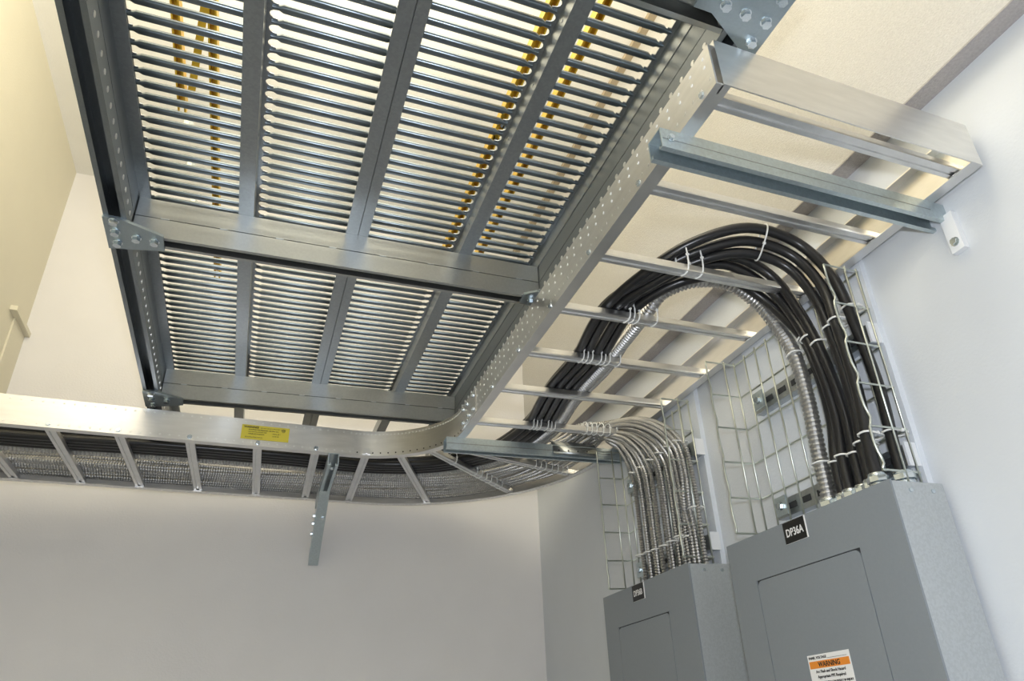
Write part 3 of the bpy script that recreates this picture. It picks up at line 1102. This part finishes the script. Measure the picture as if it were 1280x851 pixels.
# armoured cables on the seventh rung and on the elbow rungs
for k, x in enumerate((0.967, 0.985, 1.003, 1.028, 1.052, 1.078)):
    c = (x, 2.02, ZT + 0.020)
    add_tie(tie_loop(c, (1, 0.2, 0), 0.016, 0.021, r=0.0019), c, 'white tie around armoured cables on the seventh ladder rung, %s from left' % ordinal(k), 'white cable ties on the ladder rungs')
for p, q, fs_, nm in (((0.540, 2.245), (1.113, 2.455), (0.66, 0.70, 0.74, 0.79, 0.84, 0.88, 0.92), 'elbow rung nearest the right wall'),
                      ((0.500, 2.285), (0.945, 2.722), (0.26, 0.50, 0.56, 0.62, 0.68, 0.75, 0.82), 'second elbow rung from the right wall')):
    P, Q = Vector((*p, 0)), Vector((*q, 0))
    for k, f in enumerate(fs_):
        c = P + (Q - P) * f
        c.z = ZT + 0.022
        add_tie(tie_loop(c, (Q - P), 0.017, 0.022, r=0.0018), c, 'white cable tie on the %s, %s from left' % (nm, ordinal(k)), 'white cable ties on the ladder rungs')
# around the arches and on the wall basket of the larger panel
j = nearest(BLACK[0], lambda p: (p - Vector((0.965, 0.995, 0.955))).length)
c = (BLACK[0][j] + BLACK[2][nearest(BLACK[2], lambda p: (p - BLACK[0][j]).length)]) / 2
add_tie(tie_loop(c, BLACK[0][j + 1] - BLACK[0][j - 1], 0.018, 0.042, up=(0, -0.75, 0.65), r=0.002), c, 'white cable tie around the crest of the outer black cables', 'white cable ties on cable arches')
for i, zs in ((0, (0.745, 0.460)), (1, (0.720, 0.446)), (2, (0.712, 0.452)), (3, (0.715, 0.440)), (4, (0.725, 0.438)), (5, (0.742, 0.436))):
    for zq, wh in zip(zs, ('upper', 'lower')):
        j = nearest(BLACK[i], lambda p: abs(p.z - zq) + (5 if p.x < 1.0 else 0))
        p = BLACK[i][j]
        td = BLACK[i][j + 1] - BLACK[i][j - 1]
        add_tie(tie_loop((p.x + 0.012, p.y, p.z), td, 0.016, 0.026, up=(1, 0, 0), r=0.0022), (p.x, p.y, p.z),
                'white tie, %s of two, around the %s black cable from the near side' % (wh, ordinal(i)), 'white cable ties on the baskets')
for zq, wh in ((0.715, 'upper'), (0.452, 'lower')):
    j = nearest(CON, lambda p: abs(p.z - zq) + (5 if p.x < 1.0 else 0))
    p = CON[j]
    add_tie(tie_loop((p.x + 0.010, p.y, p.z), CON[j + 1] - CON[j - 1], 0.019, 0.028, up=(1, 0, 0), r=0.0022), p,
            'white cable tie, %s of two around the thick ribbed conduit in the basket' % wh, 'white cable ties on the baskets')
for k, (y, z) in enumerate(((1.947, .444), (1.895, .441), (1.854, .439), (1.805, .438), (1.760, .440), (1.718, .444), (1.668, .432), (1.625, .50))):
    c = (1.092, y, z)
    add_tie(tie_loop(c, (0, 0, 1), 0.017, 0.022, up=(1, 0, 0), r=0.0022), c, 'white tie around armoured cables just above the smaller panel, %s from left' % ordinal(k), 'white cable ties on the baskets')
for k, (y, z) in enumerate(((1.930, .700), (1.872, .698), (1.812, .702), (1.755, .704), (1.700, .703), (1.650, .703))):
    c = (1.090, y, z)
    add_tie(tie_loop(c, (0, -0.3, 1), 0.017, 0.022, up=(1, 0, 0), r=0.0020), c, 'white tie around armoured cables atop the farther basket, %s from left' % ordinal(k), 'white cable ties on the baskets')
